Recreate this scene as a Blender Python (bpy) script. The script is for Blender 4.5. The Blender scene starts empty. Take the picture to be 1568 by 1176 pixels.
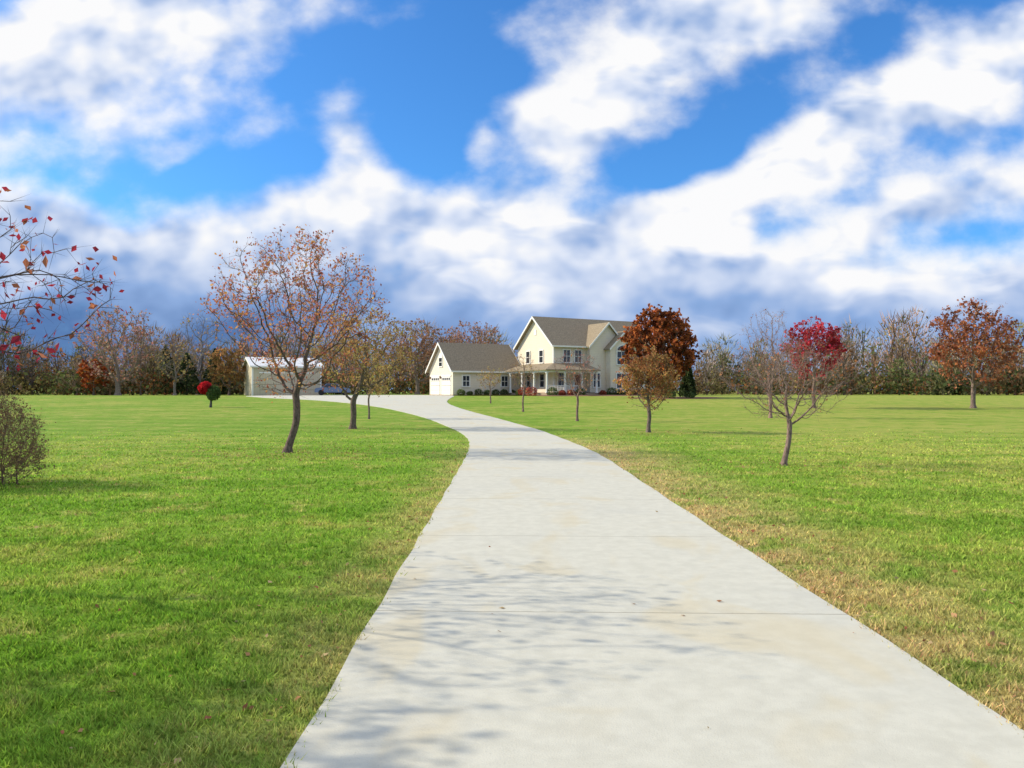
import bpy, math, random
import numpy as np
from mathutils import Vector, Matrix, noise as mnoise
R=math.radians
rng=np.random.default_rng(7)
scene=bpy.context.scene
col=scene.collection
scene.view_settings.view_transform='Standard'
scene.view_settings.look='None'
scene.view_settings.exposure=0

# ------------------------------------------------------------ terrain
def gz(y):
    t=np.clip((np.asarray(y,float)-28)/64.0,0,1)
    return 1.15*(t*t*(3-2*t))
DY=np.array([-15,3.7,12,20.7,24,28,31,34.4,38,42,46,50,56,62,67,72,78,86,93,97,104.])
DL=np.array([-1.05,-1.05,-1.12,-1.2,-1.28,-1.5,-1.85,-2.4,-3.2,-4.1,-5.2,-6.5,-8.7,-11.5,-14.5,-18,-24,-29,-29,-28,-25])
DR=np.array([2.62,2.62,2.5,2.42,2.25,1.9,1.6,1.2,.5,-.3,-1.2,-2.2,-3.6,-4.8,-5.5,-5.8,-6.0,-6.2,-7,-9,-12.])
yy=np.arange(-15,104.01,0.5)
def smooth(a,k=7):
    p=np.pad(a,(k//2,k//2),mode='edge'); return np.convolve(p,np.ones(k)/k,mode='valid')
LL=smooth(np.interp(yy,DY,DL)); RR=smooth(np.interp(yy,DY,DR))
def dl(y): return np.interp(y,yy,LL)
def dr(y): return np.interp(y,yy,RR)

# ------------------------------------------------------------ node helpers
class NT:
    def __init__(s,nt): s.nt=nt; s.nt.nodes.clear()
    def n(s,t,**k):
        nd=s.nt.nodes.new(t)
        for a,b in k.items(): setattr(nd,a,b)
        return nd
    def l(s,a,b): s.nt.links.new(a,b)
    def put(s,inp,v):
        if isinstance(v,bpy.types.NodeSocket): s.l(v,inp)
        else: inp.default_value=v
    def m(s,op,a,b=0.0,c=None,clamp=False):
        nd=s.n('ShaderNodeMath',operation=op); nd.use_clamp=clamp
        s.put(nd.inputs[0],a); s.put(nd.inputs[1],b)
        if c is not None: s.put(nd.inputs[2],c)
        return nd.outputs[0]
    def vm(s,op,a,b=(0,0,0),scale=None):
        nd=s.n('ShaderNodeVectorMath',operation=op)
        s.put(nd.inputs[0],a)
        if op!='LENGTH' and op!='SCALE': s.put(nd.inputs[1],b)
        if scale is not None: s.put(nd.inputs['Scale'],scale)
        return nd.outputs['Value'] if op=='LENGTH' else nd.outputs[0]
    def mr(s,v,a,b,c,d,smooth=True):
        nd=s.n('ShaderNodeMapRange'); nd.interpolation_type='SMOOTHSTEP' if smooth else 'LINEAR'
        s.put(nd.inputs[0],v)
        for i,x in enumerate((a,b,c,d)): s.put(nd.inputs[i+1],x)
        return nd.outputs[0]
    def mapping(s,v,loc=(0,0,0),rot=0,sc=(1,1,1),typ='POINT'):
        nd=s.n('ShaderNodeMapping'); nd.vector_type=typ
        s.l(v,nd.inputs[0]); nd.inputs[1].default_value=loc; nd.inputs[2].default_value=(0,0,rot); nd.inputs[3].default_value=sc
        return nd.outputs[0]
    def noise(s,v,scale,detail=4,rough=.5,dist=0,color=False):
        nd=s.n('ShaderNodeTexNoise')
        s.l(v,nd.inputs['Vector']); nd.inputs['Scale'].default_value=scale
        nd.inputs['Detail'].default_value=detail; nd.inputs['Roughness'].default_value=rough
        nd.inputs['Distortion'].default_value=dist
        return nd.outputs['Color'] if color else nd.outputs['Fac']
    def mix(s,f,a,b,mode='MIX'):
        nd=s.n('ShaderNodeMix',data_type='RGBA'); nd.blend_type=mode
        s.put(nd.inputs[0],f)
        for i,x in ((6,a),(7,b)):
            if not isinstance(x,bpy.types.NodeSocket) and len(x)==3: x=(*x,1)
            s.put(nd.inputs[i],x)
        return nd.outputs[2]
def newmat(name):
    m=bpy.data.materials.new(name); m.use_nodes=True
    return m,NT(m.node_tree)
def finish(t,color,rough=.8,bump=None,bstr=.3,bdist=.02,spec=.3,transl=0,metal=0):
    p=t.n('ShaderNodeBsdfPrincipled')
    if not isinstance(color,bpy.types.NodeSocket) and len(color)==3: color=(*color,1)
    t.put(p.inputs['Base Color'],color); t.put(p.inputs['Roughness'],rough)
    p.inputs['Specular IOR Level'].default_value=spec; p.inputs['Metallic'].default_value=metal
    if bump is not None:
        b=t.n('ShaderNodeBump'); b.inputs['Strength'].default_value=bstr; b.inputs['Distance'].default_value=bdist
        t.l(bump,b.inputs['Height']); t.l(b.outputs[0],p.inputs['Normal'])
    out=t.n('ShaderNodeOutputMaterial'); sh=p.outputs[0]
    if transl>0:
        tr=t.n('ShaderNodeBsdfTranslucent'); t.put(tr.inputs[0],color)
        mx=t.n('ShaderNodeMixShader'); mx.inputs[0].default_value=transl
        t.l(sh,mx.inputs[1]); t.l(tr.outputs[0],mx.inputs[2]); sh=mx.outputs[0]
    t.l(sh,out.inputs[0])

# ------------------------------------------------------------ materials
def lawn_color(t):
    pos=t.n('ShaderNodeNewGeometry').outputs['Position']
    sp=t.n('ShaderNodeSeparateXYZ'); t.l(pos,sp.inputs[0])
    X,Y=sp.outputs[0],sp.outputs[1]
    n1=t.noise(pos,.13,3,.5); n2=t.noise(pos,1.1,5,.6,.4); n3=t.noise(pos,5.5,4,.68); n4=t.noise(pos,38,3,.7)
    c=t.mix(t.mr(n3,.35,.65,0,1),(.118,.245,.020),(.205,.345,.036))
    sw=t.m('SINE',t.m('MULTIPLY',t.m('ADD',Y,t.m('MULTIPLY',X,.12)),2.1))
    c=t.mix(t.mr(t.m('ADD',sw,t.m('MULTIPLY',n2,.8)),-.6,1.6,0,.45),c,(.27,.41,.055))
    yel=t.mr(t.m('ADD',t.m('MULTIPLY',n2,.6),t.m('MULTIPLY',n1,.5)),.50,.66,0,.75)
    far=t.mr(Y,25,90,0,.22); rt=t.mr(X,-1,14,0,.65)
    yel=t.m('ADD',yel,t.m('MULTIPLY',t.m('ADD',far,rt),t.mr(n2,.3,.6,.35,1.0)),clamp=True)
    c=t.mix(t.m('MULTIPLY',yel,.65),c,(.42,.41,.10))
    dx=t.m('SUBTRACT',X,.8)
    er=t.mr(dx,1.6,4.3,1,0); er=t.m('MULTIPLY',er,t.m('GREATER_THAN',dx,0))
    el=t.mr(dx,-1.7,-3.1,.6,0); el=t.m('MULTIPLY',el,t.m('LESS_THAN',dx,0))
    e=t.m('MULTIPLY',t.m('ADD',er,el),t.mr(Y,22,34,1,0))
    br=t.m('MULTIPLY',e,t.mr(t.m('ADD',t.m('MULTIPLY',n2,.6),t.m('MULTIPLY',n3,.4)),.38,.54,.25,1))
    spots=t.mr(t.m('ADD',t.m('MULTIPLY',n3,.5),t.m('MULTIPLY',n2,.5)),.54,.65,0,.55)
    br=t.m('MAXIMUM',br,spots)
    c=t.mix(t.m('MULTIPLY',br,.85),c,(.53,.40,.19))
    c=t.mix(t.mr(n4,.3,.7,.0,.5),c,t.mix(1.0,c,(.44,.50,.36),'MULTIPLY'))
    return c,n4,n3
m_ground,t=newmat('lawn_ground'); c,n4,n3=lawn_color(t)
finish(t,c,.95,t.m('ADD',n4,n3),.6,.04,.1)
m_blade,t=newmat('grass_blades'); c,_,_=lawn_color(t)
at=t.n('ShaderNodeAttribute'); at.attribute_name='Col'
c=t.mix(1.0,c,at.outputs['Color'],'MULTIPLY')
finish(t,c,.7,transl=.45,spec=.12)
m_veg,t=newmat('foliage'); at=t.n('ShaderNodeAttribute'); at.attribute_name='Col'
finish(t,at.outputs['Color'],.75,transl=.35,spec=.12)
m_bark,t=newmat('bark'); at=t.n('ShaderNodeAttribute'); at.attribute_name='Col'
tc=t.n('ShaderNodeTexCoord').outputs['Object']
nb=t.noise(t.mapping(tc,sc=(1,1,.3)),28,4,.6)
c=t.mix(1.0,at.outputs['Color'],t.mix(t.mr(nb,.3,.7,0,1),(.55,.5,.48),(1.5,1.45,1.35)),'MULTIPLY')
finish(t,c,.9,nb,.6,.02,.15)

m_conc,t=newmat('concrete')
pos=t.n('ShaderNodeNewGeometry').outputs['Position']; sp=t.n('ShaderNodeSeparateXYZ'); t.l(pos,sp.inputs[0])
n1=t.noise(pos,.5,4,.6,.5); n2=t.noise(pos,6,6,.65); n3=t.noise(pos,90,3,.6)
c=t.mix(t.mr(n2,.3,.7,0,1),(.50,.495,.43),(.565,.56,.49))
c=t.mix(t.mr(t.noise(t.mapping(pos,sc=(1,.6,1)),.9,3,.5,1.2),.52,.68,0,.45),c,(.53,.46,.30))
c=t.mix(t.mr(n1,.5,.75,0,.35),c,(.43,.44,.42))
c=t.mix(t.mr(n3,.62,.74,0,.5),c,(.28,.27,.23))
f=t.m('FRACT',t.m('DIVIDE',t.m('ADD',t.m('ADD',sp.outputs[1],t.m('MULTIPLY',sp.outputs[0],.03)),t.m('MULTIPLY',t.m('SUBTRACT',n2,.5),.03)),3.25),0)
f=t.m('ABSOLUTE',t.m('SUBTRACT',f,.92))
j=t.mr(f,.0014,.0038,1,0)
c=t.mix(t.m('MULTIPLY',j,.6),c,(.18,.16,.12))
finish(t,c,.85,t.m('SUBTRACT',t.m('ADD',n3,n2),t.m('MULTIPLY',j,2)),.2,.01,.25)

def simple(name,colr,rough=.7,var=.12,sc=3,spec=.3,bs=.2,metal=0):
    m,t=newmat(name); tc=t.n('ShaderNodeTexCoord').outputs['Object']
    n=t.noise(tc,sc,5,.6)
    c=t.mix(n,tuple(x*(1-var*1.5) for x in colr),tuple(min(1,x*(1+var*1.5)) for x in colr))
    finish(t,c,rough,n,bs,.01,spec,metal=metal); return m
def siding(name,colr,pitch=.2,vertical=False):
    m,t=newmat(name); tc=t.n('ShaderNodeTexCoord').outputs['Object']
    sp=t.n('ShaderNodeSeparateXYZ'); t.l(tc,sp.inputs[0])
    ax=t.m('ADD',sp.outputs[0],sp.outputs[1]) if vertical else sp.outputs[2]
    f=t.m('FRACT',t.m('DIVIDE',ax,pitch))
    n=t.noise(tc,1.5,5,.6)
    c=t.mix(t.mr(f,.80,.97,0,.35),colr,tuple(x*.55 for x in colr))
    c=t.mix(t.m('MULTIPLY',n,.25),c,tuple(x*.75 for x in colr))
    finish(t,c,.6,f,.35,.02,.3); return m
m_side=siding('cream_siding',(.80,.71,.57))
m_tan=siding('tan_metal_siding',(.58,.50,.36),.3,True)
m_white=simple('white_trim',(.82,.80,.76),.5,.03)
m_brick=simple('stone_veneer',(.34,.26,.19),.85,.3,9)
m_glassm,t=newmat('window_glass'); finish(t,(.03,.035,.045),.08,spec=.6)
m_whroof=simple('pale_metal_roof',(.75,.76,.78),.45,.04,1,.5)
m_mulch=simple('mulch',(.20,.115,.065),.95,.3,14)
m_door=simple('front_door_paint',(.20,.06,.04),.5,.05)
m_roof,t=newmat('asphalt_shingles'); tc=t.n('ShaderNodeTexCoord').outputs['Object']
br=t.n('ShaderNodeTexNoise'); t.l(tc,br.inputs[0]); br.inputs['Scale'].default_value=7; br.inputs['Detail'].default_value=5
sp=t.n('ShaderNodeSeparateXYZ'); t.l(tc,sp.inputs[0])
f=t.m('FRACT',t.m('DIVIDE',sp.outputs[2],.16))
c=t.mix(t.mr(br.outputs['Fac'],.3,.7,0,1),(.23,.185,.13),(.34,.28,.20)); c=t.mix(t.mr(f,.75,1,0,.35),c,(.11,.09,.07))
finish(t,c,.9,br.outputs['Fac'],.4,.02,.2)

# ------------------------------------------------------------ mesh helpers
def mesh_obj(name,V,F,mats,parent=None,mi=None,colr=None,smooth=False):
    me=bpy.data.meshes.new(name)
    if isinstance(F,np.ndarray):
        V=np.asarray(V,np.float32); nf,k=F.shape
        me.vertices.add(len(V)); me.vertices.foreach_set('co',V.ravel())
        me.loops.add(nf*k); me.loops.foreach_set('vertex_index',F.astype(np.int32).ravel())
        me.polygons.add(nf); me.polygons.foreach_set('loop_start',np.arange(0,nf*k,k,dtype=np.int32))
        me.update(calc_edges=True)
    else:
        me.from_pydata([tuple(v) for v in V],[],F); me.update()
    for m in (mats if isinstance(mats,(list,tuple)) else [mats]): me.materials.append(m)
    if mi is not None: me.polygons.foreach_set('material_index',np.asarray(mi,np.int32))
    if colr is not None:
        a=me.color_attributes.new('Col','FLOAT_COLOR','POINT')
        cc=np.ones((len(V),4),np.float32); cc[:,:3]=np.clip(colr,0,2.5); a.data.foreach_set('color',cc.ravel())
    if smooth: me.polygons.foreach_set('use_smooth',np.ones(len(me.polygons),bool))
    ob=bpy.data.objects.new(name,me); col.objects.link(ob)
    if parent: ob.parent=parent
    return ob
def empty(name,loc,rot=0):
    e=bpy.data.objects.new(name,None); col.objects.link(e); e.location=loc; e.rotation_euler=(0,0,rot); e.empty_display_size=.5
    return e
def box(name,x0,x1,y0,y1,z0,z1,mat,p):
    V=[(x,y,z) for z in (z0,z1) for y in (y0,y1) for x in (x0,x1)]
    F=[(0,2,3,1),(4,5,7,6),(0,1,5,4),(1,3,7,5),(3,2,6,7),(2,0,4,6)]
    return mesh_obj(name,V,F,mat,p)
def slab(name,pts,th,mat,p):
    V=[tuple(q) for q in pts]+[(q[0],q[1],q[2]-th) for q in pts]; n=len(pts)
    F=[tuple(range(n)),tuple(range(2*n-1,n-1,-1))]+[(i,(i+1)%n+0,(i+1)%n+n,i+n)[::-1] for i in range(n)]
    return mesh_obj(name,V,F,mat,p)
def gable_x(name,x0,x1,y0,y1,z0,ze,zr,mat,p): # ridge along x
    ym=(y0+y1)/2; prof=[(y0,z0),(y1,z0),(y1,ze),(ym,zr),(y0,ze)]
    V=[(x0,a,b) for a,b in prof]+[(x1,a,b) for a,b in prof]
    F=[(0,1,2,3,4)[::-1],(5,6,7,8,9)]+[(i,(i+1)%5,(i+1)%5+5,i+5) for i in range(5)]
    return mesh_obj(name,V,F,mat,p)
def gable_y(name,x0,x1,y0,y1,z0,ze,zr,mat,p): # ridge along y
    xm=(x0+x1)/2; prof=[(x0,z0),(x1,z0),(x1,ze),(xm,zr),(x0,ze)]
    V=[(a,y0,b) for a,b in prof]+[(a,y1,b) for a,b in prof]
    F=[(0,1,2,3,4),(5,6,7,8,9)[::-1]]+[(i,i+5,(i+1)%5+5,(i+1)%5) for i in range(5)]
    return mesh_obj(name,V,F,mat,p)
def roof_x(name,x0,x1,y0,y1,ze,zr,ov,mat,p,th=.16):
    ym=(y0+y1)/2; s=(zr-ze)/(ym-y0); zo=ze-s*ov; up=.18
    slab(name+'_front',[(x0-ov,y0-ov,zo+up),(x1+ov,y0-ov,zo+up),(x1+ov,ym,zr+up),(x0-ov,ym,zr+up)],th,mat,p)
    slab(name+'_back',[(x1+ov,y1+ov,zo+up),(x0-ov,y1+ov,zo+up),(x0-ov,ym+.003,zr+up),(x1+ov,ym+.003,zr+up)],th,mat,p)
    for k,xx in enumerate((x0-ov-.05,x1+ov+.004)):
        for nm,ya,yb in (('f',y0-ov,ym),('b',y1+ov,ym)):
            V=[(xx,ya,zo+up+.01),(xx,yb,zr+up+.01),(xx,yb,zr+up-.26),(xx,ya,zo+up-.26)]
            V+=[(a+.046,b,c) for a,b,c in V]
            mesh_obj(name+'_rake_%s%d'%(nm,k),V,[(0,1,2,3),(7,6,5,4),(0,4,5,1),(1,5,6,2),(2,6,7,3),(3,7,4,0)],m_white,p)
    box(name+'_gutter',x0-ov,x1+ov,y0-ov-.12,y0-ov-.004,zo+up-.2,zo+up-.02,m_white,p)
def roof_y(name,x0,x1,y0,y1,ze,zr,ov,mat,p,th=.14):
    xm=(x0+x1)/2; s=(zr-ze)/(xm-x0); zo=ze-s*ov; up=.15
    slab(name+'_left',[(x0-ov,y1,zo+up),(x0-ov,y0-ov,zo+up),(xm,y0-ov,zr+up),(xm,y1,zr+up)],th,mat,p)
    slab(name+'_right',[(x1+ov,y0-ov,zo+up),(x1+ov,y1,zo+up),(xm+.003,y1,zr+up),(xm+.003,y0-ov,zr+up)],th,mat,p)
    yy0=y0-ov-.05
    for nm,xa,xb in (('l',x0-ov,xm),('r',x1+ov,xm)):
        V=[(xa,yy0,zo+up+.01),(xb,yy0,zr+up+.01),(xb,yy0,zr+up-.24),(xa,yy0,zo+up-.24)]; V+=[(a,b+.046,c) for a,b,c in V]
        mesh_obj(name+'_rake_'+nm,V,[(0,1,2,3),(7,6,5,4),(0,4,5,1),(1,5,6,2),(2,6,7,3),(3,7,4,0)],m_white,p)
def win_front(n,xc,y,z0,z1,w,p,mull=1,shut=False):
    box(n+'_glass',xc-w/2,xc+w/2,y-.03,y+.02,z0,z1,m_glassm,p)
    f=.12
    box(n+'_top',xc-w/2-f,xc+w/2+f,y-.09,y+.01,z1,z1+f*1.3,m_white,p); box(n+'_sill',xc-w/2-f,xc+w/2+f,y-.12,y+.01,z0-f,z0,m_white,p)
    box(n+'_jamb_l',xc-w/2-f,xc-w/2,y-.09,y+.01,z0,z1,m_white,p); box(n+'_jamb_r',xc+w/2,xc+w/2+f,y-.09,y+.01,z0,z1,m_white,p)
    zm=(z0+z1)/2; box(n+'_rail',xc-w/2,xc+w/2,y-.06,y-.032,zm-.03,zm+.03,m_white,p)
    for i in range(mull):
        xm=xc-w/2+w*(i+1)/(mull+1); box(n+'_mullion%d'%i,xm-.03,xm+.03,y-.07,y-.062,z0,z1,m_white,p)
def win_left(n,x,yc,z0,z1,w,p):
    box(n+'_glass',x-.03,x+.02,yc-w/2,yc+w/2,z0,z1,m_glassm,p); f=.12
    box(n+'_top',x-.09,x+.01,yc-w/2-f,yc+w/2+f,z1,z1+f,m_white,p); box(n+'_sill',x-.12,x+.01,yc-w/2-f,yc+w/2+f,z0-f,z0,m_white,p)
    box(n+'_jamb_l',x-.09,x+.01,yc-w/2-f,yc-w/2,z0,z1,m_white,p); box(n+'_jamb_r',x-.09,x+.01,yc+w/2,yc+w/2+f,z0,z1,m_white,p)
    box(n+'_rail',x-.06,x-.032,yc-w/2,yc+w/2,(z0+z1)/2-.03,(z0+z1)/2+.03,m_white,p)
def column(n,x,y,z0,z1,r,p):
    k=12; V=[];F=[]
    prof=[(z0,r*1.5),(z0+.12,r*1.5),(z0+.13,r),(z1-.13,r*.88),(z1-.12,r*1.35),(z1,r*1.35)]
    for z,rr in prof:
        for i in range(k): a=2*math.pi*i/k; V.append((x+rr*math.cos(a),y+rr*math.sin(a),z))
    for j in range(len(prof)-1):
        for i in range(k): F.append((j*k+i,j*k+(i+1)%k,(j+1)*k+(i+1)%k,(j+1)*k+i))
    mesh_obj(n,V,F,m_white,p)

# ------------------------------------------------------------ ground and drive
xs=np.unique(np.concatenate([np.linspace(-60,60,61),np.array([-2500,-1500,-800,-400,-250,-150,-100,-80,80,100,150,250,400,800,1500,2500])]))
ys=np.unique(np.concatenate([np.arange(-20,28,4),np.arange(28,94,1),np.array([-2500,-1000,-400,-150,-60,100,110,130,160,220,400,800,1500,3000])]))
XX,YY=np.meshgrid(xs,ys); V=np.stack([XX.ravel(),YY.ravel(),gz(YY.ravel())],1)
nx=len(xs); i,jj=np.meshgrid(np.arange(nx-1),np.arange(len(ys)-1)); a=(jj*nx+i).ravel()
mesh_obj('ground_lawn',V,np.stack([a,a+1,a+nx+1,a+nx],1),m_ground)
V=[];F=[]
for k,y in enumerate(yy):
    z=float(gz(y)); l,r=LL[k],RR[k]
    l+= .012*math.sin(y*3.1); r+=.012*math.sin(y*2.3+1)
    V+=[(l,y,z-.05),(l,y,z+.022),(r,y,z+.022),(r,y,z-.05)]
    if k:
        b=4*k
        for q in range(3): F.append((b-4+q,b-3+q,b+1+q,b+q)[::-1])
mesh_obj('concrete_driveway',V,F,m_conc)

# ------------------------------------------------------------ grass blades
def blades(N,y0,y1,seed):
    g=np.random.default_rng(seed)
    u=g.random(N); y=y0*(y1/y0)**u
    keep=g.random(N)<np.clip((y1-y)/(y1*.80),0,1)**1.2; y=y[keep]
    x=(g.random(len(y))*2-1)*(.66*y+.8)
    n=len(y)
    ok=(x<dl(y)+.015+g.normal(0,.03,n))|(x>dr(y)-.015+g.normal(0,.03,n)); x=x[ok];y=y[ok];n=len(x)
    tuft=np.array([mnoise.noise(Vector((a*3.5,b*3.5,0))) for a,b in zip(x,y)])
    h=(.018+.03*g.random(n))*(1+.008*y)*(1+.9*tuft).clip(.4,1.8); w=.0028+.0009*y; a=g.random(n)*6.283; ln=(.2+1.1*g.random(n))*h; la=g.random(n)*6.283
    z=gz(y); V=np.zeros((n,3,3),np.float32)
    V[:,0]=np.stack([x-w*np.cos(a),y-w*np.sin(a),z-.004],1); V[:,1]=np.stack([x+w*np.cos(a),y+w*np.sin(a),z-.004],1)
    V[:,2]=np.stack([x+ln*np.cos(la),y+ln*np.sin(la),z+h],1)
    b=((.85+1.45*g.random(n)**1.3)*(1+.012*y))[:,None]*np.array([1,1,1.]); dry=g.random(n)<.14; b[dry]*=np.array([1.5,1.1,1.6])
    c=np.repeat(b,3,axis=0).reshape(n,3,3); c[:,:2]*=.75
    return V.reshape(-1,3),c.reshape(-1,3)
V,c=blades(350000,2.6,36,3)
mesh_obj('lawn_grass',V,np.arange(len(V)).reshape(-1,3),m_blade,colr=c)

# ------------------------------------------------------------ leaf clouds
def leaf_quads(P,size,g,flat=False,sv=.35):
    n=len(P)
    d=g.normal(size=(n,3)); 
    if flat: d[:,2]*=.25
    d/=np.linalg.norm(d,axis=1)[:,None]
    e=g.normal(size=(n,3)); 
    if flat: e[:,2]*=.25
    e-= (e*d).sum(1)[:,None]*d; e/=np.linalg.norm(e,axis=1)[:,None]
    s=(size*(1+sv*g.normal(size=n)).clip(.4,2))[:,None]
    V=np.stack([P-d*s*.5,P+e*s*.3,P+d*s*.5,P-e*s*.3],1)
    V[:,2]+= np.cross(d,e)*s*.15
    return V.reshape(-1,3)
def pal_cols(P,pal,g,clump=1.0,amp=.35,freq=1.2):
    n=len(P); pal=np.array(pal); k=g.integers(0,len(pal),n); c=pal[k]*(.75+.5*g.random(n))[:,None]
    if amp>0:
        s=np.array([mnoise.noise(Vector(p)*freq) for p in P]); c=c*(1+amp*1.6*s)[:,None].clip(.3,1.9)
    return c

# ------------------------------------------------------------ tree generator
def make_tree(name,base,height,crown_c,crown_r,trunk_h=1.0,lean=(0,0),n_attr=700,step=.16,r_base=.09,r_tip=.004,
              twigs=3,twig_len=.22,leaves=1500,leaf=.07,pal=((.3,.1,.03),),bark=(.09,.075,.065),seed=1,stems=1,
              leaf_sc=.05,vase=True,clump=.1,cfreq=1.3,lamp=.35,leaf_filter=None,infl=None,gain=1.45,bgain=1.45,twig_zmin=None):
    g=np.random.default_rng(seed)
    bx,by=base; bz=float(gz(by)); cc=np.array(crown_c,float); cr=np.array(crown_r,float)
    pts=[]
    while len(pts)<n_attr:
        p=g.random(3)*2-1; rr=np.linalg.norm(p)
        if rr>1: continue
        if vase and p[2]<0 and math.hypot(p[0],p[1])>.45+.6*(1+p[2]): continue
        if rr>.62 and mnoise.noise(Vector(p*2.6)+Vector((seed*3.1,0,0)))<(-.05+ (rr-.62)*.5-clump): continue
        q=cc+p*cr
        if q[2]<.06: continue
        pts.append(q)
    A=np.array(pts)
    N=[];Pn=[]
    for s in range(stems):
        off=np.array([0,0,0.]) if stems==1 else np.append(g.normal(0,.3,2),0)
        k=max(2,int(trunk_h/step)); prev=-1
        for i in range(k+1):
            f=i/k; p=off+np.array([lean[0]*f+.03*math.sin(f*5+seed)*f,lean[1]*f,trunk_h*f-(.06 if i==0 else 0)])
            N.append(p);Pn.append(prev); prev=len(N)-1
    infl=infl or max(cr)*1.2
    kill=step*1.5
    NA=np.array(N); D=np.linalg.norm(A[:,None]-NA[None],axis=2); ni=D.argmin(1); nd=D.min(1); alive=nd>kill
    for it in range(140):
        act=alive&(nd<infl)
        if not act.any():
            if not alive.any(): break
            infl*=1.5; continue
        idx=ni[act]; v=A[act]-NA[idx]; v/=np.linalg.norm(v,axis=1)[:,None]+1e-9
        un,inv=np.unique(idx,return_inverse=True); S=np.zeros((len(un),3)); np.add.at(S,inv,v)
        S/=np.linalg.norm(S,axis=1)[:,None]+1e-9
        par=np.array(Pn)[un]; pd=np.where(par[:,None]>=0,NA[un]-NA[np.maximum(par,0)],np.array([0,0,step])); pd/=np.linalg.norm(pd,axis=1)[:,None]+1e-9
        S=S+pd*.35+g.normal(0,.22,S.shape)+np.array([0,0,.06]); S/=np.linalg.norm(S,axis=1)[:,None]
        new=NA[un]+S*step
        st=len(NA); NA=np.vstack([NA,new]); Pn+=list(un)
        D=np.linalg.norm(A[:,None]-new[None],axis=2); m=D.min(1); am=D.argmin(1)
        b=m<nd; nd[b]=m[b]; ni[b]=st+am[b]; alive&=nd>kill
        if len(NA)>9000: break
    n=len(NA); Pn=np.array(Pn)
    kids=[[] for _ in range(n)]
    for i in range(n):
        if Pn[i]>=0: kids[Pn[i]].append(i)
    cnt=np.zeros(n)
    for i in range(n-1,-1,-1):
        if not kids[i]: cnt[i]=1
        if Pn[i]>=0: cnt[Pn[i]]+=cnt[i]
    ex=math.log(max(3,cnt.max()))/math.log(r_base/r_tip)
    rad=r_tip*cnt**(1/ex)
    rad=rad*(1+.45*np.exp(-NA[:,2]/.12))
    W=NA+np.array([bx,by,bz])
    Vv=[];Ff=[];vc=0
    def tube(ids,r0=None):
        nonlocal vc
        P=W[ids]; rr=rad[ids].copy()
        if r0 is not None: rr[0]=r0
        k=9 if rr.max()>.035 else (5 if rr.max()>.012 else 3)
        T=np.gradient(P,axis=0); T/=np.linalg.norm(T,axis=1)[:,None]+1e-9
        ref=np.array([.3,.9,.2]); 
        U=np.cross(T,ref); U/=np.linalg.norm(U,axis=1)[:,None]+1e-9; Wv=np.cross(T,U)
        a=np.arange(k)*2*math.pi/k
        ring=P[:,None]+rr[:,None,None]*(np.cos(a)[None,:,None]*U[:,None]+np.sin(a)[None,:,None]*Wv[:,None])
        Vv.append(ring.reshape(-1,3)); m=len(ids)
        i,j=np.meshgrid(np.arange(k),np.arange(m-1)); q=(j*k).ravel(); i=i.ravel()
        Ff.append(np.stack([vc+q+i,vc+q+(i+1)%k,vc+q+k+(i+1)%k,vc+q+k+i],1)); vc+=m*k
    stack=[(i,None) for i in range(n) if Pn[i]<0]
    while stack:
        s,p=stack.pop(); ids=[s] if p is None else [p,s]; cur=s
        while kids[cur]:
            ks=sorted(kids[cur],key=lambda q:-cnt[q]); ids.append(ks[0])
            for q in ks[1:]: stack.append((q,cur))
            cur=ks[0]
        if len(ids)>1: tube(ids,None if p is None else rad[s])
    thin=np.where((cnt<=6)&(NA[:,2]>trunk_h*.9))[0]
    ti=np.repeat(thin,twigs); nt=len(ti)
    par=W[np.maximum(Pn[ti],0)]; d=W[ti]-par; d/=np.linalg.norm(d,axis=1)[:,None]+1e-9
    d=d*.8+g.normal(0,.6,(nt,3))+np.array([0,0,.25]); d/=np.linalg.norm(d,axis=1)[:,None]
    L=twig_len*(.4+g.random(nt))[:,None]; S0=W[ti]; E=S0+d*L
    U=np.cross(d,g.normal(size=(nt,3))); U/=np.linalg.norm(U,axis=1)[:,None]+1e-9; U2=np.cross(d,U); tr=r_tip*.75
    TV=np.stack([S0+U*tr,S0-U*tr*.5+U2*tr*.87,S0-U*tr*.5-U2*tr*.87,E],1).reshape(-1,3)
    b=vc+np.arange(nt)*4
    Vb=np.vstack(Vv+[TV]); Fq=np.vstack(Ff)
    Ft=np.concatenate([np.stack([b,b+1,b+3],1),np.stack([b+1,b+2,b+3],1),np.stack([b+2,b,b+3],1)])
    cb=np.array(bark)*bgain*(np.ones((len(Vb),1)))
    src=np.vstack([E,S0+(E-S0)*.5]) if nt else W
    LPn=src[g.integers(0,len(src),leaves)]+g.normal(0,leaf_sc,(leaves,3))
    ns=np.array([mnoise.noise(Vector(p)*cfreq+Vector((seed,0,0))) for p in LPn]); LPn=LPn[ns>-.22+ .25*g.random(len(LPn))-.1]
    if leaf_filter is not None: LPn=LPn[leaf_filter(LPn,g)]
    LV=leaf_quads(LPn,leaf,g); lc=np.repeat(pal_cols(LPn,pal,g,amp=lamp)*gain,4,axis=0)
    nv=len(Vb); Fl=np.arange(len(LV)).reshape(-1,4)+nv
    allV=np.vstack([Vb,LV]); allC=np.clip(np.vstack([cb,lc]),0,.9)
    me=bpy.data.meshes.new(name)
    loops=np.concatenate([Fq.ravel(),Fl.ravel(),Ft.ravel()]).astype(np.int32)
    nq=len(Fq)+len(Fl); starts=np.concatenate([np.arange(nq)*4,nq*4+np.arange(len(Ft))*3]).astype(np.int32)
    me.vertices.add(len(allV)); me.vertices.foreach_set('co',allV.astype(np.float32).ravel())
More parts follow.
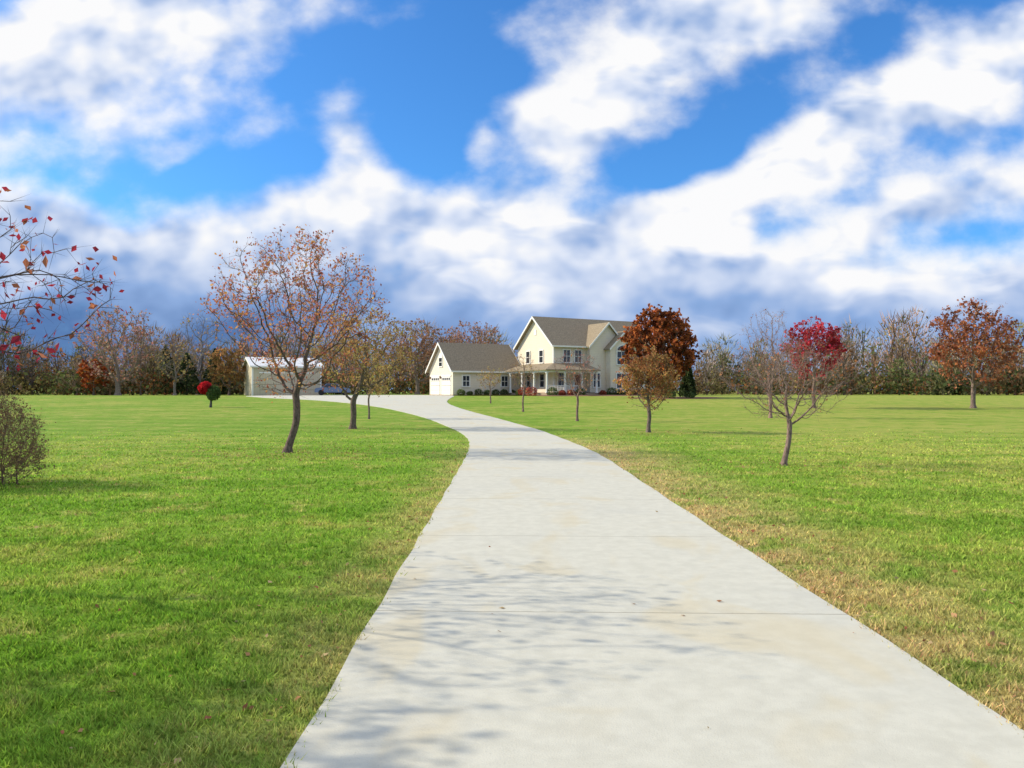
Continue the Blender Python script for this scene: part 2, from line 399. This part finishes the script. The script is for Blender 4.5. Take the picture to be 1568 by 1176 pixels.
    me.loops.add(len(loops)); me.loops.foreach_set('vertex_index',loops)
    me.polygons.add(len(starts)); me.polygons.foreach_set('loop_start',starts); me.update(calc_edges=True)
    me.materials.append(m_bark); me.materials.append(m_veg)
    mi=np.zeros(len(starts),np.int32); mi[len(Fq):nq]=1; me.polygons.foreach_set('material_index',mi)
    sm=np.zeros(len(starts),bool); sm[:len(Fq)]=True; me.polygons.foreach_set('use_smooth',sm)
    at=me.color_attributes.new('Col','FLOAT_COLOR','POINT'); c4=np.ones((len(allV),4),np.float32); c4[:,:3]=allC; at.data.foreach_set('color',c4.ravel())
    ob=bpy.data.objects.new(name,me); col.objects.link(ob)
    return ob

ORG=((.46,.19,.07),(.38,.13,.07),(.50,.26,.10),(.28,.09,.07),(.36,.15,.14))
BRN=((.34,.20,.08),(.38,.25,.10),(.26,.15,.07),(.32,.27,.09))
PUR=(.16,.11,.10)
make_tree('crabapple_tree',(-6.35,22.5),6.4,(.35,0,3.85),(2.6,2.3,2.4),1.0,(.28,0),1700,.155,.10,.005,3,.28,8500,.075,ORG,(.12,.09,.08),11,bgain=1.2)
make_tree('crabapple_tree',(-7.1,35.5),5.5,(.55,0,3.3),(2.4,2.1,2.1),1.1,(.05,0),1100,.18,.13,.006,3,.3,6500,.10,BRN,(.12,.095,.08),12,bgain=1.2)
make_tree('young_tree',(-7.9,44),3.6,(.3,0,2.4),(1.3,1.2,1.2),1.1,(.0,0),400,.16,.05,.006,2,.3,1200,.10,BRN,(.13,.10,.09),13)
make_tree('young_tree',(-1.75,65),2.8,(0,0,2.0),(1.1,1,.9),1.0,(.0,0),300,.16,.05,.007,2,.3,500,.12,BRN,PUR,14)
make_tree('young_tree',(.72,52),3.7,(0,0,2.5),(1.1,1.1,1.25),1.1,(.0,0),450,.15,.055,.006,3,.3,250,.09,BRN,PUR,15)
make_tree('young_tree',(3.44,42),3.9,(0,0,2.55),(1.4,1.3,1.3),1.1,(.0,0),600,.15,.06,.006,3,.3,250,.08,ORG,PUR,16)
make_tree('pear_tree',(5.65,33),3.6,(.0,0,2.15),(1.3,1.2,1.35),.85,(.03,0),700,.14,.08,.005,3,.22,9000,.08,((.38,.17,.07),(.30,.12,.06),(.40,.24,.09),(.24,.18,.06)),(.11,.09,.08),17,gain=1.3,lamp=.6)
make_tree('crabapple_tree',(6.34,18.6),2.9,(.12,0,2.0),(1.65,1.5,1.0),.95,(.17,0),1600,.095,.06,.0035,3,.2,350,.055,((.35,.16,.08),(.3,.1,.06)),(.15,.11,.10),18)
make_tree('bare_tree',(14.6,45),6.4,(0,0,3.9),(1.8,1.7,2.5),1.2,(.0,0),1000,.18,.09,.006,3,.35,300,.09,ORG,(.19,.13,.115),19)
make_tree('red_maple_tree',(21.6,57),6.5,(0,0,4.2),(2.3,2.1,2.2),1.6,(.0,0),1000,.22,.12,.008,3,.35,7500,.17,((.48,.035,.06),(.40,.025,.05),(.46,.09,.09),(.34,.03,.05)),(.14,.10,.09),20,clump=.15,lamp=.5,gain=1.1)
make_tree('rust_oak_tree',(14.4,78),8.7,(0,0,4.7),(3.7,3.4,4.1),1.0,(.0,0),1500,.32,.22,.012,3,.5,24000,.30,((.27,.08,.025),(.20,.055,.022),(.34,.12,.035),(.15,.05,.028)),(.09,.07,.06),21,vase=False,clump=.35,lamp=.8,cfreq=.9,gain=1.4)
make_tree('rust_oak_tree',(33.0,57),7.6,(0,0,4.5),(3.1,2.9,3.2),1.3,(.0,0),1400,.25,.16,.008,3,.45,11000,.17,((.34,.12,.05),(.27,.08,.04),(.22,.08,.05),(.4,.17,.08)),(.13,.10,.09),22,vase=False,clump=.15,lamp=.6,cfreq=.9,gain=1.3)
make_tree('twiggy_shrub',(-9.85,14.6),1.9,(.0,0,.72),(1.2,1.15,1.15),.06,(.0,0),3600,.075,.014,.003,6,.20,20000,.034,((.20,.13,.07),(.17,.10,.06),(.24,.17,.08)),(.13,.09,.07),23,stems=24,vase=False,clump=.2,gain=1.15)
# trees left of the frame: branch ends of one enter the frame, their shadows fall on the drive and lawn
make_tree('flowering_cherry_tree',(-5.8,7.0),4,(0,-.1,2.72),(2.25,2.3,.95),1.3,(.05,0),950,.13,.055,.0034,2,.24,1200,.07,((.40,.035,.06),(.32,.03,.05),(.40,.14,.08),(.26,.025,.05)),(.11,.085,.09),24,clump=.1,vase=False,gain=1.1,bgain=1.0)
make_tree('flowering_cherry_tree',(-7.9,4.4),4,(0,0,2.9),(2.2,1.3,1.1),1.3,(.05,0),900,.14,.06,.004,3,.24,3500,.09,((.40,.035,.06),(.32,.03,.05),(.40,.14,.08)),(.11,.085,.09),25,clump=.2,vase=False,gain=1.1,bgain=1.0)
# background specimens on the left
make_tree('bare_tree',(-48.5,98),11,(0,0,6.2),(5.0,4,5.0),1.8,(.0,0),1000,.45,.3,.02,3,.9,3500,.3,((.34,.20,.16),(.40,.18,.15),(.28,.21,.14)),(.16,.13,.12),31)
make_tree('bare_tree',(-44,112),11.5,(0,0,7.0),(4.0,4,4.6),2,(.0,0),700,.5,.3,.022,3,1.0,300,.3,BRN,(.17,.16,.17),32)
make_tree('bare_tree',(-41.5,98),6.6,(0,0,4),(2.8,2.5,2.7),1.5,(.0,0),500,.35,.16,.015,3,.6,600,.25,BRN,(.15,.13,.12),33)
make_tree('red_maple_tree',(-52,99),4.3,(0,0,2.5),(1.8,1.6,1.9),.6,(.0,0),400,.3,.1,.012,3,.4,4000,.28,((.40,.10,.03),(.32,.07,.03),(.44,.16,.04)),(.12,.09,.08),34,vase=False,gain=1.15)
make_tree('rust_oak_tree',(-35.5,100),6.0,(0,0,3.3),(3.2,2.5,2.9),.6,(.0,0),500,.35,.14,.015,3,.5,4500,.28,((.32,.17,.06),(.26,.13,.05),(.28,.20,.08)),(.12,.09,.08),35,gain=1.2)
make_tree('bare_tree',(-14,118),10.5,(0,0,6.0),(7,4,4.6),1.8,(.0,0),1100,.5,.3,.02,3,.9,7000,.3,((.36,.19,.12),(.32,.17,.11),(.30,.20,.13)),(.16,.13,.12),36,gain=1.2)
make_tree('bare_tree',(-6,125),11.5,(0,0,7.0),(5,4,4.6),1.8,(.0,0),800,.5,.3,.02,3,.9,3500,.3,((.40,.21,.13),(.34,.19,.13)),(.16,.13,.12),37,gain=1.2)

# ------------------------------------------------------------ clipped two-tone topiary
def bush_cloud(n,c,r,g,leaf,pal,z0=None):
    d=g.normal(size=(n,3)); d/=np.linalg.norm(d,axis=1)[:,None]; rr=(1-.45*g.random(n)**2)[:,None]
    P=np.array(c)+d*rr*np.array(r)*(1+.12*np.array([mnoise.noise(Vector(q)*2.5+Vector(c)) for q in d]))[:,None]
    if z0 is not None: P=P[P[:,2]>z0]
    return leaf_quads(P,leaf,g),np.repeat(pal_cols(P,pal,g,amp=.4,freq=2),4,axis=0)
g=np.random.default_rng(5); zb=float(gz(58))
a1,c1=bush_cloud(1600,(-22.35,58,zb+1.42),(.48,.45,.45),g,.12,((.55,.02,.03),(.45,.02,.03)))
a2,c2=bush_cloud(2000,(-21.75,58,zb+1.05),(.5,.45,.55),g,.12,((.08,.13,.04),(.11,.16,.05)))
V=np.vstack([a1,a2]); F=np.arange(len(V)).reshape(-1,4)
e=empty('two_tone_topiary',(0,0,0)); mesh_obj('foliage',V,F,m_veg,e,colr=np.vstack([c1,c2]))
Vt=[];Ft=[]
for k,(z,r) in enumerate(((-.03,.12),(.3,.08),(.9,.07))):
    for i in range(7): a=i*6.283/7; Vt.append((-21.95+r*math.cos(a)+k*.03,58+r*math.sin(a),zb+z))
for k in range(2):
    for i in range(7): Ft.append((k*7+i,k*7+(i+1)%7,k*7+7+(i+1)%7,k*7+7+i))
mesh_obj('trunk',Vt,Ft,m_bark,e,colr=np.ones((len(Vt),3))*.08)

# ------------------------------------------------------------ distant woods
def woods(name,n,azr,dr_,hr,seed,under=1.0,sl=230,lf=150,base_dark=1.0):
    g=np.random.default_rng(seed); SV=[];SC=[];LV=[];LC=[]
    tints=np.array([(.20,.15,.12),(.23,.18,.14),(.20,.18,.15),(.17,.14,.13),(.17,.17,.09),(.24,.15,.10)])*1.6
    leafp=np.array([(.24,.16,.07),(.24,.20,.07),(.11,.14,.045),(.30,.13,.05),(.09,.12,.045),(.23,.19,.10),(.32,.24,.07),(.15,.10,.06),(.14,.16,.06),(.16,.17,.07)])*1.45
    for k in range(n):
        az=R(azr[0]+(azr[1]-azr[0])*g.random()); d=dr_[0]+(dr_[1]-dr_[0])*g.random()
        x,y=d*math.sin(az),d*math.cos(az); z=float(gz(y)); h=(hr[0]+(hr[1]-hr[0])*g.random()**1.6)*(1+.14*math.sin(az*9+seed)+.12*math.sin(az*23+seed)); w=h*(.22+.16*g.random())
        tint=tints[g.integers(len(tints))]*(.55+.75*g.random()); B=np.array([x,y,z])
        m=sl; f=g.random(m)**.8; zz=h*(.12+.8*f); rad=w*np.sin(np.pi*(.15+.8*f))**.7*g.random(m)**.5; a=g.random(m)*6.283
        P=B+np.stack([rad*np.cos(a),rad*np.sin(a),zz],1)
        dv=np.stack([np.cos(a)*.6,np.sin(a)*.6,.5+.8*g.random(m)],1)+g.normal(0,.25,(m,3)); dv/=np.linalg.norm(dv,axis=1)[:,None]
        L=(h*.12*(.4+g.random(m)))[:,None]; sd=np.stack([-np.sin(a),np.cos(a),0*a],1)+g.normal(0,.5,(m,3)); wd=.035+.03*g.random(m)[:,None]
        T=np.stack([P-sd*wd,P+sd*wd,P+dv*L],1); SV.append(T.reshape(-1,3)); SC.append(np.repeat(tint*(.7+.6*g.random(m))[:,None],3,axis=0))
        m=16; f=g.random(m); a=g.random(m)*6.283; P0=B+np.stack([0*a,0*a,h*(.12+.5*f)],1); P1=B+np.stack([w*.8*np.cos(a),w*.8*np.sin(a),h*(.45+.5*f)],1)
        sd=np.stack([-np.sin(a),np.cos(a),0*a],1)*.09
        T=np.stack([P0-sd,P0+sd,P1],1); SV.append(T.reshape(-1,3)); SC.append(np.repeat(np.tile(tint*.8,(m,1)),3,axis=0))
        sd=np.array([[.13,0,0],[0,.13,0]]); T=np.stack([B-sd,B+sd,np.tile(B+np.array([0,0,h*.9]),(2,1))],1); SV.append(T.reshape(-1,3)); SC.append(np.tile(tint*.9,(6,1)))
        m=int(lf*g.random()**.7*1.4); f=g.random(m)
        zz=h*(.05+.88*f**1.2); rad=w*1.05*np.sin(np.pi*(.2+.75*f))**.7*g.random(m)**.45; a=g.random(m)*6.283
        P=B+np.stack([rad*np.cos(a),rad*np.sin(a),zz],1); LV.append(leaf_quads(P,.42,g)); lp=leafp[g.integers(len(leafp))]
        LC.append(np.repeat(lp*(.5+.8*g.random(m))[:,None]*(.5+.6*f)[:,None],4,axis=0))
        m=int(120*under); hh=2.2+1.6*g.random(); P=B+np.stack([g.normal(0,1.8,m),g.normal(0,1.5,m),hh*g.random(m)**.8],1)
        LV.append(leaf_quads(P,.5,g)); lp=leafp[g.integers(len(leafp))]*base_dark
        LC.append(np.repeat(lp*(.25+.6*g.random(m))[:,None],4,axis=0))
    e=empty(name,(0,0,0))
    V=np.vstack(SV); mesh_obj('branches',V,np.arange(len(V)).reshape(-1,3),m_bark,e,colr=np.vstack(SC))
    V=np.vstack(LV); mesh_obj('leaves',V,np.arange(len(V)).reshape(-1,4),m_veg,e,colr=np.vstack(LC))
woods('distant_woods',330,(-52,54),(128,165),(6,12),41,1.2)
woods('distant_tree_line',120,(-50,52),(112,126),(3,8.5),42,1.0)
for k,(x,y,h,w) in enumerate(((-47,108,6.5,2.0),(-44.5,109,5.5,2.2),(-41,110,6.2,2.0),(18.1,82,4.0,.8),(57,104,5,1.8),(-73,112,7,1.4))):
    g=np.random.default_rng(60+k); n=2600; f=g.random(n); a=g.random(n)*6.283; r=w*(1-f)**.8*(.5+.5*g.random(n)**.5)*(1+.18*np.sin(a*5+f*9))
    P=np.stack([x+r*np.cos(a),y+r*np.sin(a),float(gz(y))+.15+h*f],1)
    e=empty('cedar_tree',(0,0,0))
    V=leaf_quads(P,.34,g); mesh_obj('foliage',V,np.arange(len(V)).reshape(-1,4),m_veg,e,colr=np.repeat(pal_cols(P,((.06,.09,.035),(.08,.11,.04),(.05,.07,.03)),g,amp=.5),4,axis=0))
    mesh_obj('trunk',[(x+.15*math.cos(i*1.257),y+.15*math.sin(i*1.257),float(gz(y))) for i in range(5)]+[(x,y,float(gz(y))+h*.9)],[(i,(i+1)%5,5) for i in range(5)],m_bark,e,colr=np.ones((6,3))*.07)

# ------------------------------------------------------------ house
A=R(30); zf=1.17
H=empty('two_storey_house',(4.8,92,zf),A)
gable_x('walls',0,15,0,8,-.3,6.0,9.3,m_side,H); roof_x('roof',0,15,0,8,6.0,9.3,.45,m_roof,H)
box('foundation',-.05,15.05,-.05,8.05,-.5,.35,m_brick,H)
gable_y('cross_gable_walls',4.6,9.6,-.8,4,.36,6.0,8.55,m_side,H); roof_y('cross_gable_roof',4.6,9.6,-.8,3.6,6.0,8.55,.35,m_roof,H)
gable_y('front_gable_walls',6.9,10.7,-1.7,2,.36,5.7,7.5,m_side,H); roof_y('front_gable_roof',6.9,10.7,-1.7,2.4,5.7,7.5,.35,m_roof,H)
win_front('upper_window_a',1.8,0,3.9,5.3,.9,H); win_front('upper_window_b',3.4,0,3.9,5.3,.9,H)
win_front('bay_upper_window',8.8,-1.7,3.7,5.2,1.9,H,2); win_front('bay_lower_window',8.8,-1.7,.9,2.6,2.0,H,2)
win_front('upper_window_c',12.6,0,3.9,5.3,.9,H); win_front('lower_window_c',12.6,0,1.0,2.5,.9,H)
V=[(8.8+.95*math.cos(a),-1.76,5.38+.55*math.sin(a)) for a in np.linspace(0,math.pi,13)]; V+=[(q[0],-1.69,q[2]) for q in V]
mesh_obj('bay_arch_glass',V,[tuple(range(13))]+[(i,i+1,i+14,i+13) for i in range(12)],m_glassm,H)
V=[];F=[]
for i,a in enumerate(np.linspace(0,math.pi,13)):
    for r in (.96,1.1):
        for yv in (-1.8,-1.68): V.append((8.8+r*math.cos(a),yv,5.38+(r-.4)*math.sin(a)))
    if i:
        b=4*i; F+=[(b-4,b-2,b+2,b),(b-2,b-1,b+3,b+2),(b-1,b-3,b+1,b+3),(b-3,b-4,b,b+1)]
mesh_obj('bay_arch_trim',V,F,m_white,H)
win_front('lower_window_a',1.1,0,1.0,2.6,1.0,H); win_front('porch_window',5.5,-.8,1.0,2.6,.9,H)
box('front_door',2.9,3.85,-.06,.02,.36,2.45,m_door,H); box('door_frame_top',2.75,4.0,-.1,.01,2.455,2.62,m_white,H)
box('door_frame_left',2.7,2.895,-.1,.01,.36,2.45,m_white,H); box('door_frame_right',3.855,4.05,-.1,.01,.36,2.45,m_white,H)
win_left('gable_window_a',0,2.6,3.9,5.3,.8,H); win_left('gable_window_b',0,5.6,3.9,5.3,.8,H)
win_left('side_window_a',0,2.4,1.0,2.5,.9,H); win_left('side_window_b',0,5.4,1.0,2.5,.9,H)
box('attic_vent',-.05,.02,3.75,4.25,7.2,7.9,m_white,H)
for nm,x,y in (('corner_board_a',-.04,-.04),('corner_board_b',-.04,7.9)): box(nm,x,x+.16,y,y+.16,.36,5.9,m_white,H)
box('porch_floor_front',-2.5,4.5,-2.5,-.06,-.3,.3,m_brick,H); box('porch_floor_side',-2.5,-.06,-.055,8.3,-.3,.3,m_brick,H)
slab('porch_roof_front',[(-2.9,-2.9,2.95),(4.58,-2.9,2.95),(4.58,0,3.75),(0,0,3.75)],.12,m_roof,H)
slab('porch_roof_side',[(-2.9,8.6,2.95),(-2.9,-2.9,2.952),(-.0,0,3.752),(-.0,8.6,3.75)],.12,m_roof,H)
box('porch_beam_front',-2.6,4.5,-2.6,-2.4,2.62,2.86,m_white,H); box('porch_beam_side',-2.6,-2.4,-2.39,8.3,2.62,2.86,m_white,H)
for i,(x,y) in enumerate(((-2.5,-2.5),(-.1,-2.5),(2.2,-2.5),(4.3,-2.5),(-2.5,.2),(-2.5,2.9),(-2.5,5.6),(-2.5,8.2))): column('porch_column_%d'%i,x,y,.3,2.62,.13,H)
box('porch_rail_top',-2.45,2.1,-2.53,-2.47,1.1,1.17,m_white,H)
for i in range(22): box('baluster_%d'%i,-2.3+i*.2,-2.26+i*.2,-2.52,-2.48,.42,1.098,m_white,H)
box('porch_steps',2.4,4.1,-3.3,-2.51,-.3,.13,m_brick,H)

G=empty('garage_wing',(-6.9,93,zf),A)
gable_x('walls',0,9,0,6.6,-.3,3.1,6.2,m_side,G); roof_x('roof',0,9,0,6.6,3.1,6.2,.4,m_roof,G)
box('foundation',-.04,9.04,-.04,6.64,-.4,.1,m_brick,G)
for k,(a,b) in enumerate(((.55,2.95),(3.65,6.05))):
    box('garage_door_%d'%k,-.05,.02,a,b,.1,2.25,m_white,G)
    box('door_head_%d'%k,-.1,.01,a-.12,b+.12,2.255,2.4,m_white,G)
    for s in range(1,4): box('door_groove_%d_%d'%(k,s),-.056,-.04,a,b,.1+s*.54-.02,.1+s*.54+.02,m_mulch,G)
    for s in range(4): box('door_light_%d_%d'%(k,s),-.058,-.04,a+.15+s*.56,a+.55+s*.56,1.82,2.1,m_glassm,G)
win_left('loft_window',0,3.3,3.5,4.5,.9,G)
V=[(-.06,3.3+.5*math.cos(a),4.64+.42*math.sin(a)) for a in np.linspace(0,math.pi,11)]; V+=[(.01,q[1],q[2]) for q in V]
mesh_obj('loft_arch',V,[tuple(range(11))[::-1]]+[(i,i+1,i+12,i+11) for i in range(10)],m_white,G)
for i in range(2): box('carriage_lamp_%d'%i,-.2,-.05,3.2+i*2.98,3.35+i*2.98,2.0,2.3,m_mulch,G)
win_front('window_a',1.7,0,1.1,2.3,.85,G); win_front('window_b',6.9,0,1.1,2.3,.85,G,1)

B=empty('metal_barn',(-31.0,95,1.12),R(26))
gable_x('walls',0,8.2,0,7,-.2,3.5,4.6,m_tan,B); roof_x('roof',0,8.2,0,7,3.5,4.6,.25,m_whroof,B,.1)
for k in range(2):
    box('overhead_door_%d'%k,.9+k*3.6,3.7+k*3.6,-.05,.02,.05,2.7,m_tan,B)
    box('door_trim_top_%d'%k,.8+k*3.6,3.8+k*3.6,-.08,.01,2.705,2.85,m_white,B)
    for s in range(1,4): box('door_groove_%d_%d'%(k,s),.9+k*3.6,3.7+k*3.6,-.056,-.045,.05+s*.66-.02,.05+s*.66+.02,m_mulch,B)
box('corner_trim_l',-.05,.14,-.05,.14,-.15,3.3,m_white,B); box('corner_trim_r',8.06,8.25,-.05,.14,-.15,3.3,m_white,B)

# parked car beside the barn
m_blue=simple('blue_car_paint',(.12,.17,.28),.25,.03,spec=.6); m_rub=simple('tyre_rubber',(.02,.02,.02),.8)
C=empty('parked_car',(-21.6,96,1.15+.02),R(12))
prof=[(-2.1,.35),(-2.12,.7),(-1.95,.88),(-1.35,.95),(-.75,1.40),(.45,1.43),(1.15,.98),(1.95,.84),(2.15,.62),(2.12,.35)]
def extr(name,prof,w0,w1,mat,taper=None):
    n=len(prof); V=[]
    for s,w in ((-1,w0),(1,w1)):
        for (x,z) in prof: 
            tp=1-.18*max(0,(z-.9)/.5); V.append((x,s*w*tp,z))
    F=[tuple(range(n)),tuple(range(2*n-1,n-1,-1))]+[(i,i+n,(i+1)%n+n,(i+1)%n) for i in range(n)]
    return mesh_obj(name,V,F,mat,C)
extr('body',prof,.88,.88,m_blue)
extr('side_windows',[(-1.15,.97),(-.68,1.34),(.4,1.36),(.95,.99)],.885,.885,m_glassm)
for i,(x,s) in enumerate(((-1.35,-1),(1.35,-1),(-1.35,1),(1.35,1))):
    V=[(x,s*.9,.33),(x,s*.7,.33)]+[(x+.33*math.cos(a),yv,.33+.33*math.sin(a)) for yv in (s*.9,s*.7) for a in np.linspace(0,2*math.pi,15)[:-1]]
    F=[(0,2+j,2+(j+1)%14) for j in range(14)]+[(2+j,16+j,16+(j+1)%14,2+(j+1)%14) for j in range(14)]
    mesh_obj('wheel_%d'%i,V,F,m_rub,C)

# ------------------------------------------------------------ foundation shrubs and mulch bed
def bed(name,pts):
    pts=np.array(pts); c=pts.mean(0); V=[(c[0],c[1],float(gz(c[1]))+.12)]
    n=36; a=np.linspace(0,1,n,endpoint=False)*len(pts); P=np.stack([np.interp(a,np.arange(len(pts)+1),np.append(pts[:,k],pts[0,k])) for k in (0,1)],1)
    for f,h in ((.8,.10),(1,-.02)):
        for q in P: r=c+(q-c)*f; V.append((r[0],r[1],float(gz(r[1]))+h))
    F=[(0,1+i,1+(i+1)%n) for i in range(n)]+[(1+i,1+n+i,1+n+(i+1)%n,1+(i+1)%n) for i in range(n)]
    mesh_obj(name,V,F,m_mulch)
bed('mulch_bed',[(-6.6,90.9),(2,92),(3.5,86),(8,87),(12,88),(18,93),(17,97),(11,94),(6,90.5),(0,95),(-6,92.4)])
bed('mulch_bed',[(11.2,76),(14,74.6),(18.5,75.5),(21,78),(17,80.5),(12,79.5)])
cs,sn=math.cos(A),math.sin(A)
shr=[]
for s in np.arange(.6,9,1.15): shr.append((-6.9+cs*s+sn*.9,93+sn*s-cs*.9,.42,'g'))
for s in np.arange(-2.4,15,1.25): 
    off=3.5 if s<5 else 2.6
    if 2.3<s<4.2: continue
    shr.append((4.8+cs*s+sn*off,92+sn*s-cs*off,.5,'g' if (int(s*3)%3) else 'r'))
shr+=[(4.2-3.3*cs,92-3.3*sn+2,.6,'r'),(2.2,90.3,.55,'r'),(.9,93.2,.5,'g'),(15,75.6,.45,'g'),(17,76,.5,'g')]
g=np.random.default_rng(77)
for (x,y,r,k) in shr:
    r*=.8+.5*g.random()
    z=float(gz(y)); pal=((.09,.13,.04),(.13,.17,.06)) if k=='g' else ((.42,.08,.06),(.32,.11,.06))
    v,c=bush_cloud(500,(x,y,z+r*.7),(r,r,r*.85),g,.14,pal,z)
    mesh_obj('foundation_shrub',v,np.arange(len(v)).reshape(-1,4),m_veg,colr=c)

# ------------------------------------------------------------ fallen leaves
g=np.random.default_rng(88); P=[]
def addp(n,cx,cy,sx,sy): P.append(np.stack([g.normal(cx,sx,n),g.normal(cy,sy,n)],1))
addp(900,-6,22.2,1.6,1.5); addp(500,-7,35.5,2,2); addp(220,6.5,18.4,1.2,1); addp(600,5.7,33,1.5,1.5)
n=500; y=2.5+24*g.random(n)**1.3; P.append(np.stack([dr(y)+.05+np.abs(g.normal(0,.7,n)),y],1))
n=260; y=2.5+24*g.random(n)**1.3; P.append(np.stack([dl(y)-.05-np.abs(g.normal(0,.5,n)),y],1))
n=350; y=3+30*g.random(n); P.append(np.stack([(g.random(n)*2-1)*.7*y,y],1))
P=np.vstack(P); on=(P[:,0]>dl(P[:,1]))&(P[:,0]<dr(P[:,1])); keep=~on|(g.random(len(P))<.12); P=P[keep]
P3=np.stack([P[:,0],P[:,1],gz(P[:,1])+.03],1)
V=leaf_quads(P3,.042,g,True); mesh_obj('fallen_leaves',V,np.arange(len(V)).reshape(-1,4),m_veg,colr=np.repeat(pal_cols(P3,((.36,.18,.09),(.43,.24,.13),(.3,.12,.07),(.5,.37,.2)),g,amp=0),4,axis=0))

# ------------------------------------------------------------ sun + sky
EL=R(30); sdir=Vector((-1,.12,0)).normalized()*math.cos(EL)+Vector((0,0,math.sin(EL)))
sun=bpy.data.lights.new('sun','SUN'); sun.energy=5; sun.angle=R(.6); sun.color=(1,.885,.68)
so=bpy.data.objects.new('sun',sun); col.objects.link(so); so.rotation_euler=(-sdir).to_track_quat('-Z','Y').to_euler(); so.location=(-30,0,40)
w=bpy.data.worlds.new('World'); scene.world=w; w.use_nodes=True; t=NT(w.node_tree)
sky=t.n('ShaderNodeTexSky'); sky.sky_type='NISHITA'; sky.sun_disc=False; sky.sun_elevation=EL; sky.sun_rotation=R(277)
gen=t.n('ShaderNodeTexCoord').outputs['Generated']
sp=t.n('ShaderNodeSeparateXYZ'); t.l(gen,sp.inputs[0])
yp=t.m('SQRT',t.m('ADD',t.m('MULTIPLY',sp.outputs[1],sp.outputs[1]),.008))
U=t.m('DIVIDE',sp.outputs[0],yp); Vv=t.m('DIVIDE',sp.outputs[2],yp)
cb=t.n('ShaderNodeCombineXYZ'); t.l(U,cb.inputs[0]); t.l(Vv,cb.inputs[1]); P=cb.outputs[0]
wn=t.noise(P,7,2,.5,0,True); PW=t.vm('MULTIPLY',t.vm('ADD',P,t.vm('SCALE',t.vm('SUBTRACT',wn,(.5,.5,.5)),scale=.09)),(1,1,0))
def blob(cx,cy,rx,ry,rot,amp):
    q=t.mapping(PW,(cx,cy,0),R(rot),(rx,ry,1),'TEXTURE')
    return t.mr(t.vm('LENGTH',q),1.6,0.0,0,amp)
blobs=[(-.56,.42,.20,.13,0,1.25),(-.36,.47,.24,.05,5,.75),(.19,.43,.24,.075,33,1.25),(.045,.325,.055,.05,0,1.0),
 (.45,.335,.32,.06,27,1.1),(.60,.27,.20,.05,20,.9),(.60,.42,.18,.06,25,.8),(.03,.20,.16,.06,0,1.2),(.24,.225,.18,.05,22,1.0),
 (-.195,.30,.05,.085,10,1.0),(-.19,.21,.17,.06,0,1.0),(-.54,.195,.26,.045,-4,1.25),
 (-.045,.30,.025,.02,0,.6),(.43,.20,.2,.035,12,.7),(.02,.46,.07,.05,0,.4),(.38,.47,.16,.03,20,.5),(-.42,.305,.05,.02,15,.45),
 (-.33,.285,.14,.03,0,-.4),(-.12,.43,.14,.10,15,-.4),(-.04,.29,.10,.04,0,-.3),(.20,.29,.13,.03,22,-.45)]
Bs=None
for b in blobs:
    o=blob(*b); Bs=o if Bs is None else t.m('ADD',Bs,o)
low=t.mr(Vv,.21,.12,0,1.2); Bs=t.m('ADD',t.m('ADD',Bs,low),t.mr(Vv,.52,.85,0,.75))  # last term: unseen cloud cover above the frame, added to neutralise ambient light
q=t.mapping(P,(0,0,0),R(-12),(1.0,1.3,1))
n1=t.noise(q,7.5,8,.54)
M=t.m('ADD',Bs,t.m('MULTIPLY',t.m('SUBTRACT',n1,.5),2.2))
al=t.mr(M,.02,1.05,0,1)
na=t.noise(q,7.5,3,.5)
nb_=t.noise(t.mapping(t.vm('ADD',P,(-.018,.028,0)),(0,0,0),R(-12),(1.0,1.3,1)),7.5,3,.5)
sh=t.m('MULTIPLY',t.m('SUBTRACT',na,nb_),2.2)
Lv=t.mr(Vv,.05,.215,.22,.84)
side=t.m('MULTIPLY',t.mr(U,-.55,.15,-.22,.06),t.mr(Vv,.15,.3,1,0))
streak=t.noise(t.mapping(PW,(0,0,0),R(-4),(1.1,3.6,1)),3.6,4,.5)
stk=t.m('MULTIPLY',t.mr(streak,.46,.68,0,.45),t.mr(Vv,.04,.12,.25,1))
stk=t.m('MULTIPLY',stk,t.mr(U,-.35,0,.25,1))
Lt=t.m('ADD',t.m('ADD',Lv,t.m('MULTIPLY',sh,t.mr(Vv,.08,.2,.35,1))),t.m('ADD',side,t.m('MULTIPLY',t.m('SUBTRACT',n1,.5),t.mr(Vv,.08,.2,.3,.6))))
Lt=t.m('ADD',Lt,stk)
Lt=t.m('ADD',Lt,t.mr(Vv,.5,.9,0,.15),clamp=True)  # whitens the added out-of-frame cloud overhead
rp=t.n('ShaderNodeValToRGB'); cr=rp.color_ramp; cr.elements[0].position=0; cr.elements[0].color=(.10,.20,.44,1); cr.elements[1].position=1; cr.elements[1].color=(.97,.97,.98,1)
e=cr.elements.new(.35); e.color=(.28,.43,.74,1); e=cr.elements.new(.75); e.color=(.72,.79,.94,1)
t.l(Lt,rp.inputs[0])
cloud=t.vm('SCALE',rp.outputs[0],scale=10.0)
bluesky=t.mix(1.0,sky.outputs[0],(.50,1.22,2.05),'MULTIPLY')
fin=t.mix(al,bluesky,cloud)
bg=t.n('ShaderNodeBackground'); bg.inputs[1].default_value=.1; t.l(fin,bg.inputs[0])
wo=t.n('ShaderNodeOutputWorld'); t.l(bg.outputs[0],wo.inputs[0])

cam=bpy.data.cameras.new('camera'); cam.lens=28; cam.sensor_width=36; cam.clip_end=6000; cam.clip_start=.05
co=bpy.data.objects.new('camera',cam); col.objects.link(co); co.location=(0,0,1.75); co.rotation_euler=(R(90.47),0,0)
scene.camera=co
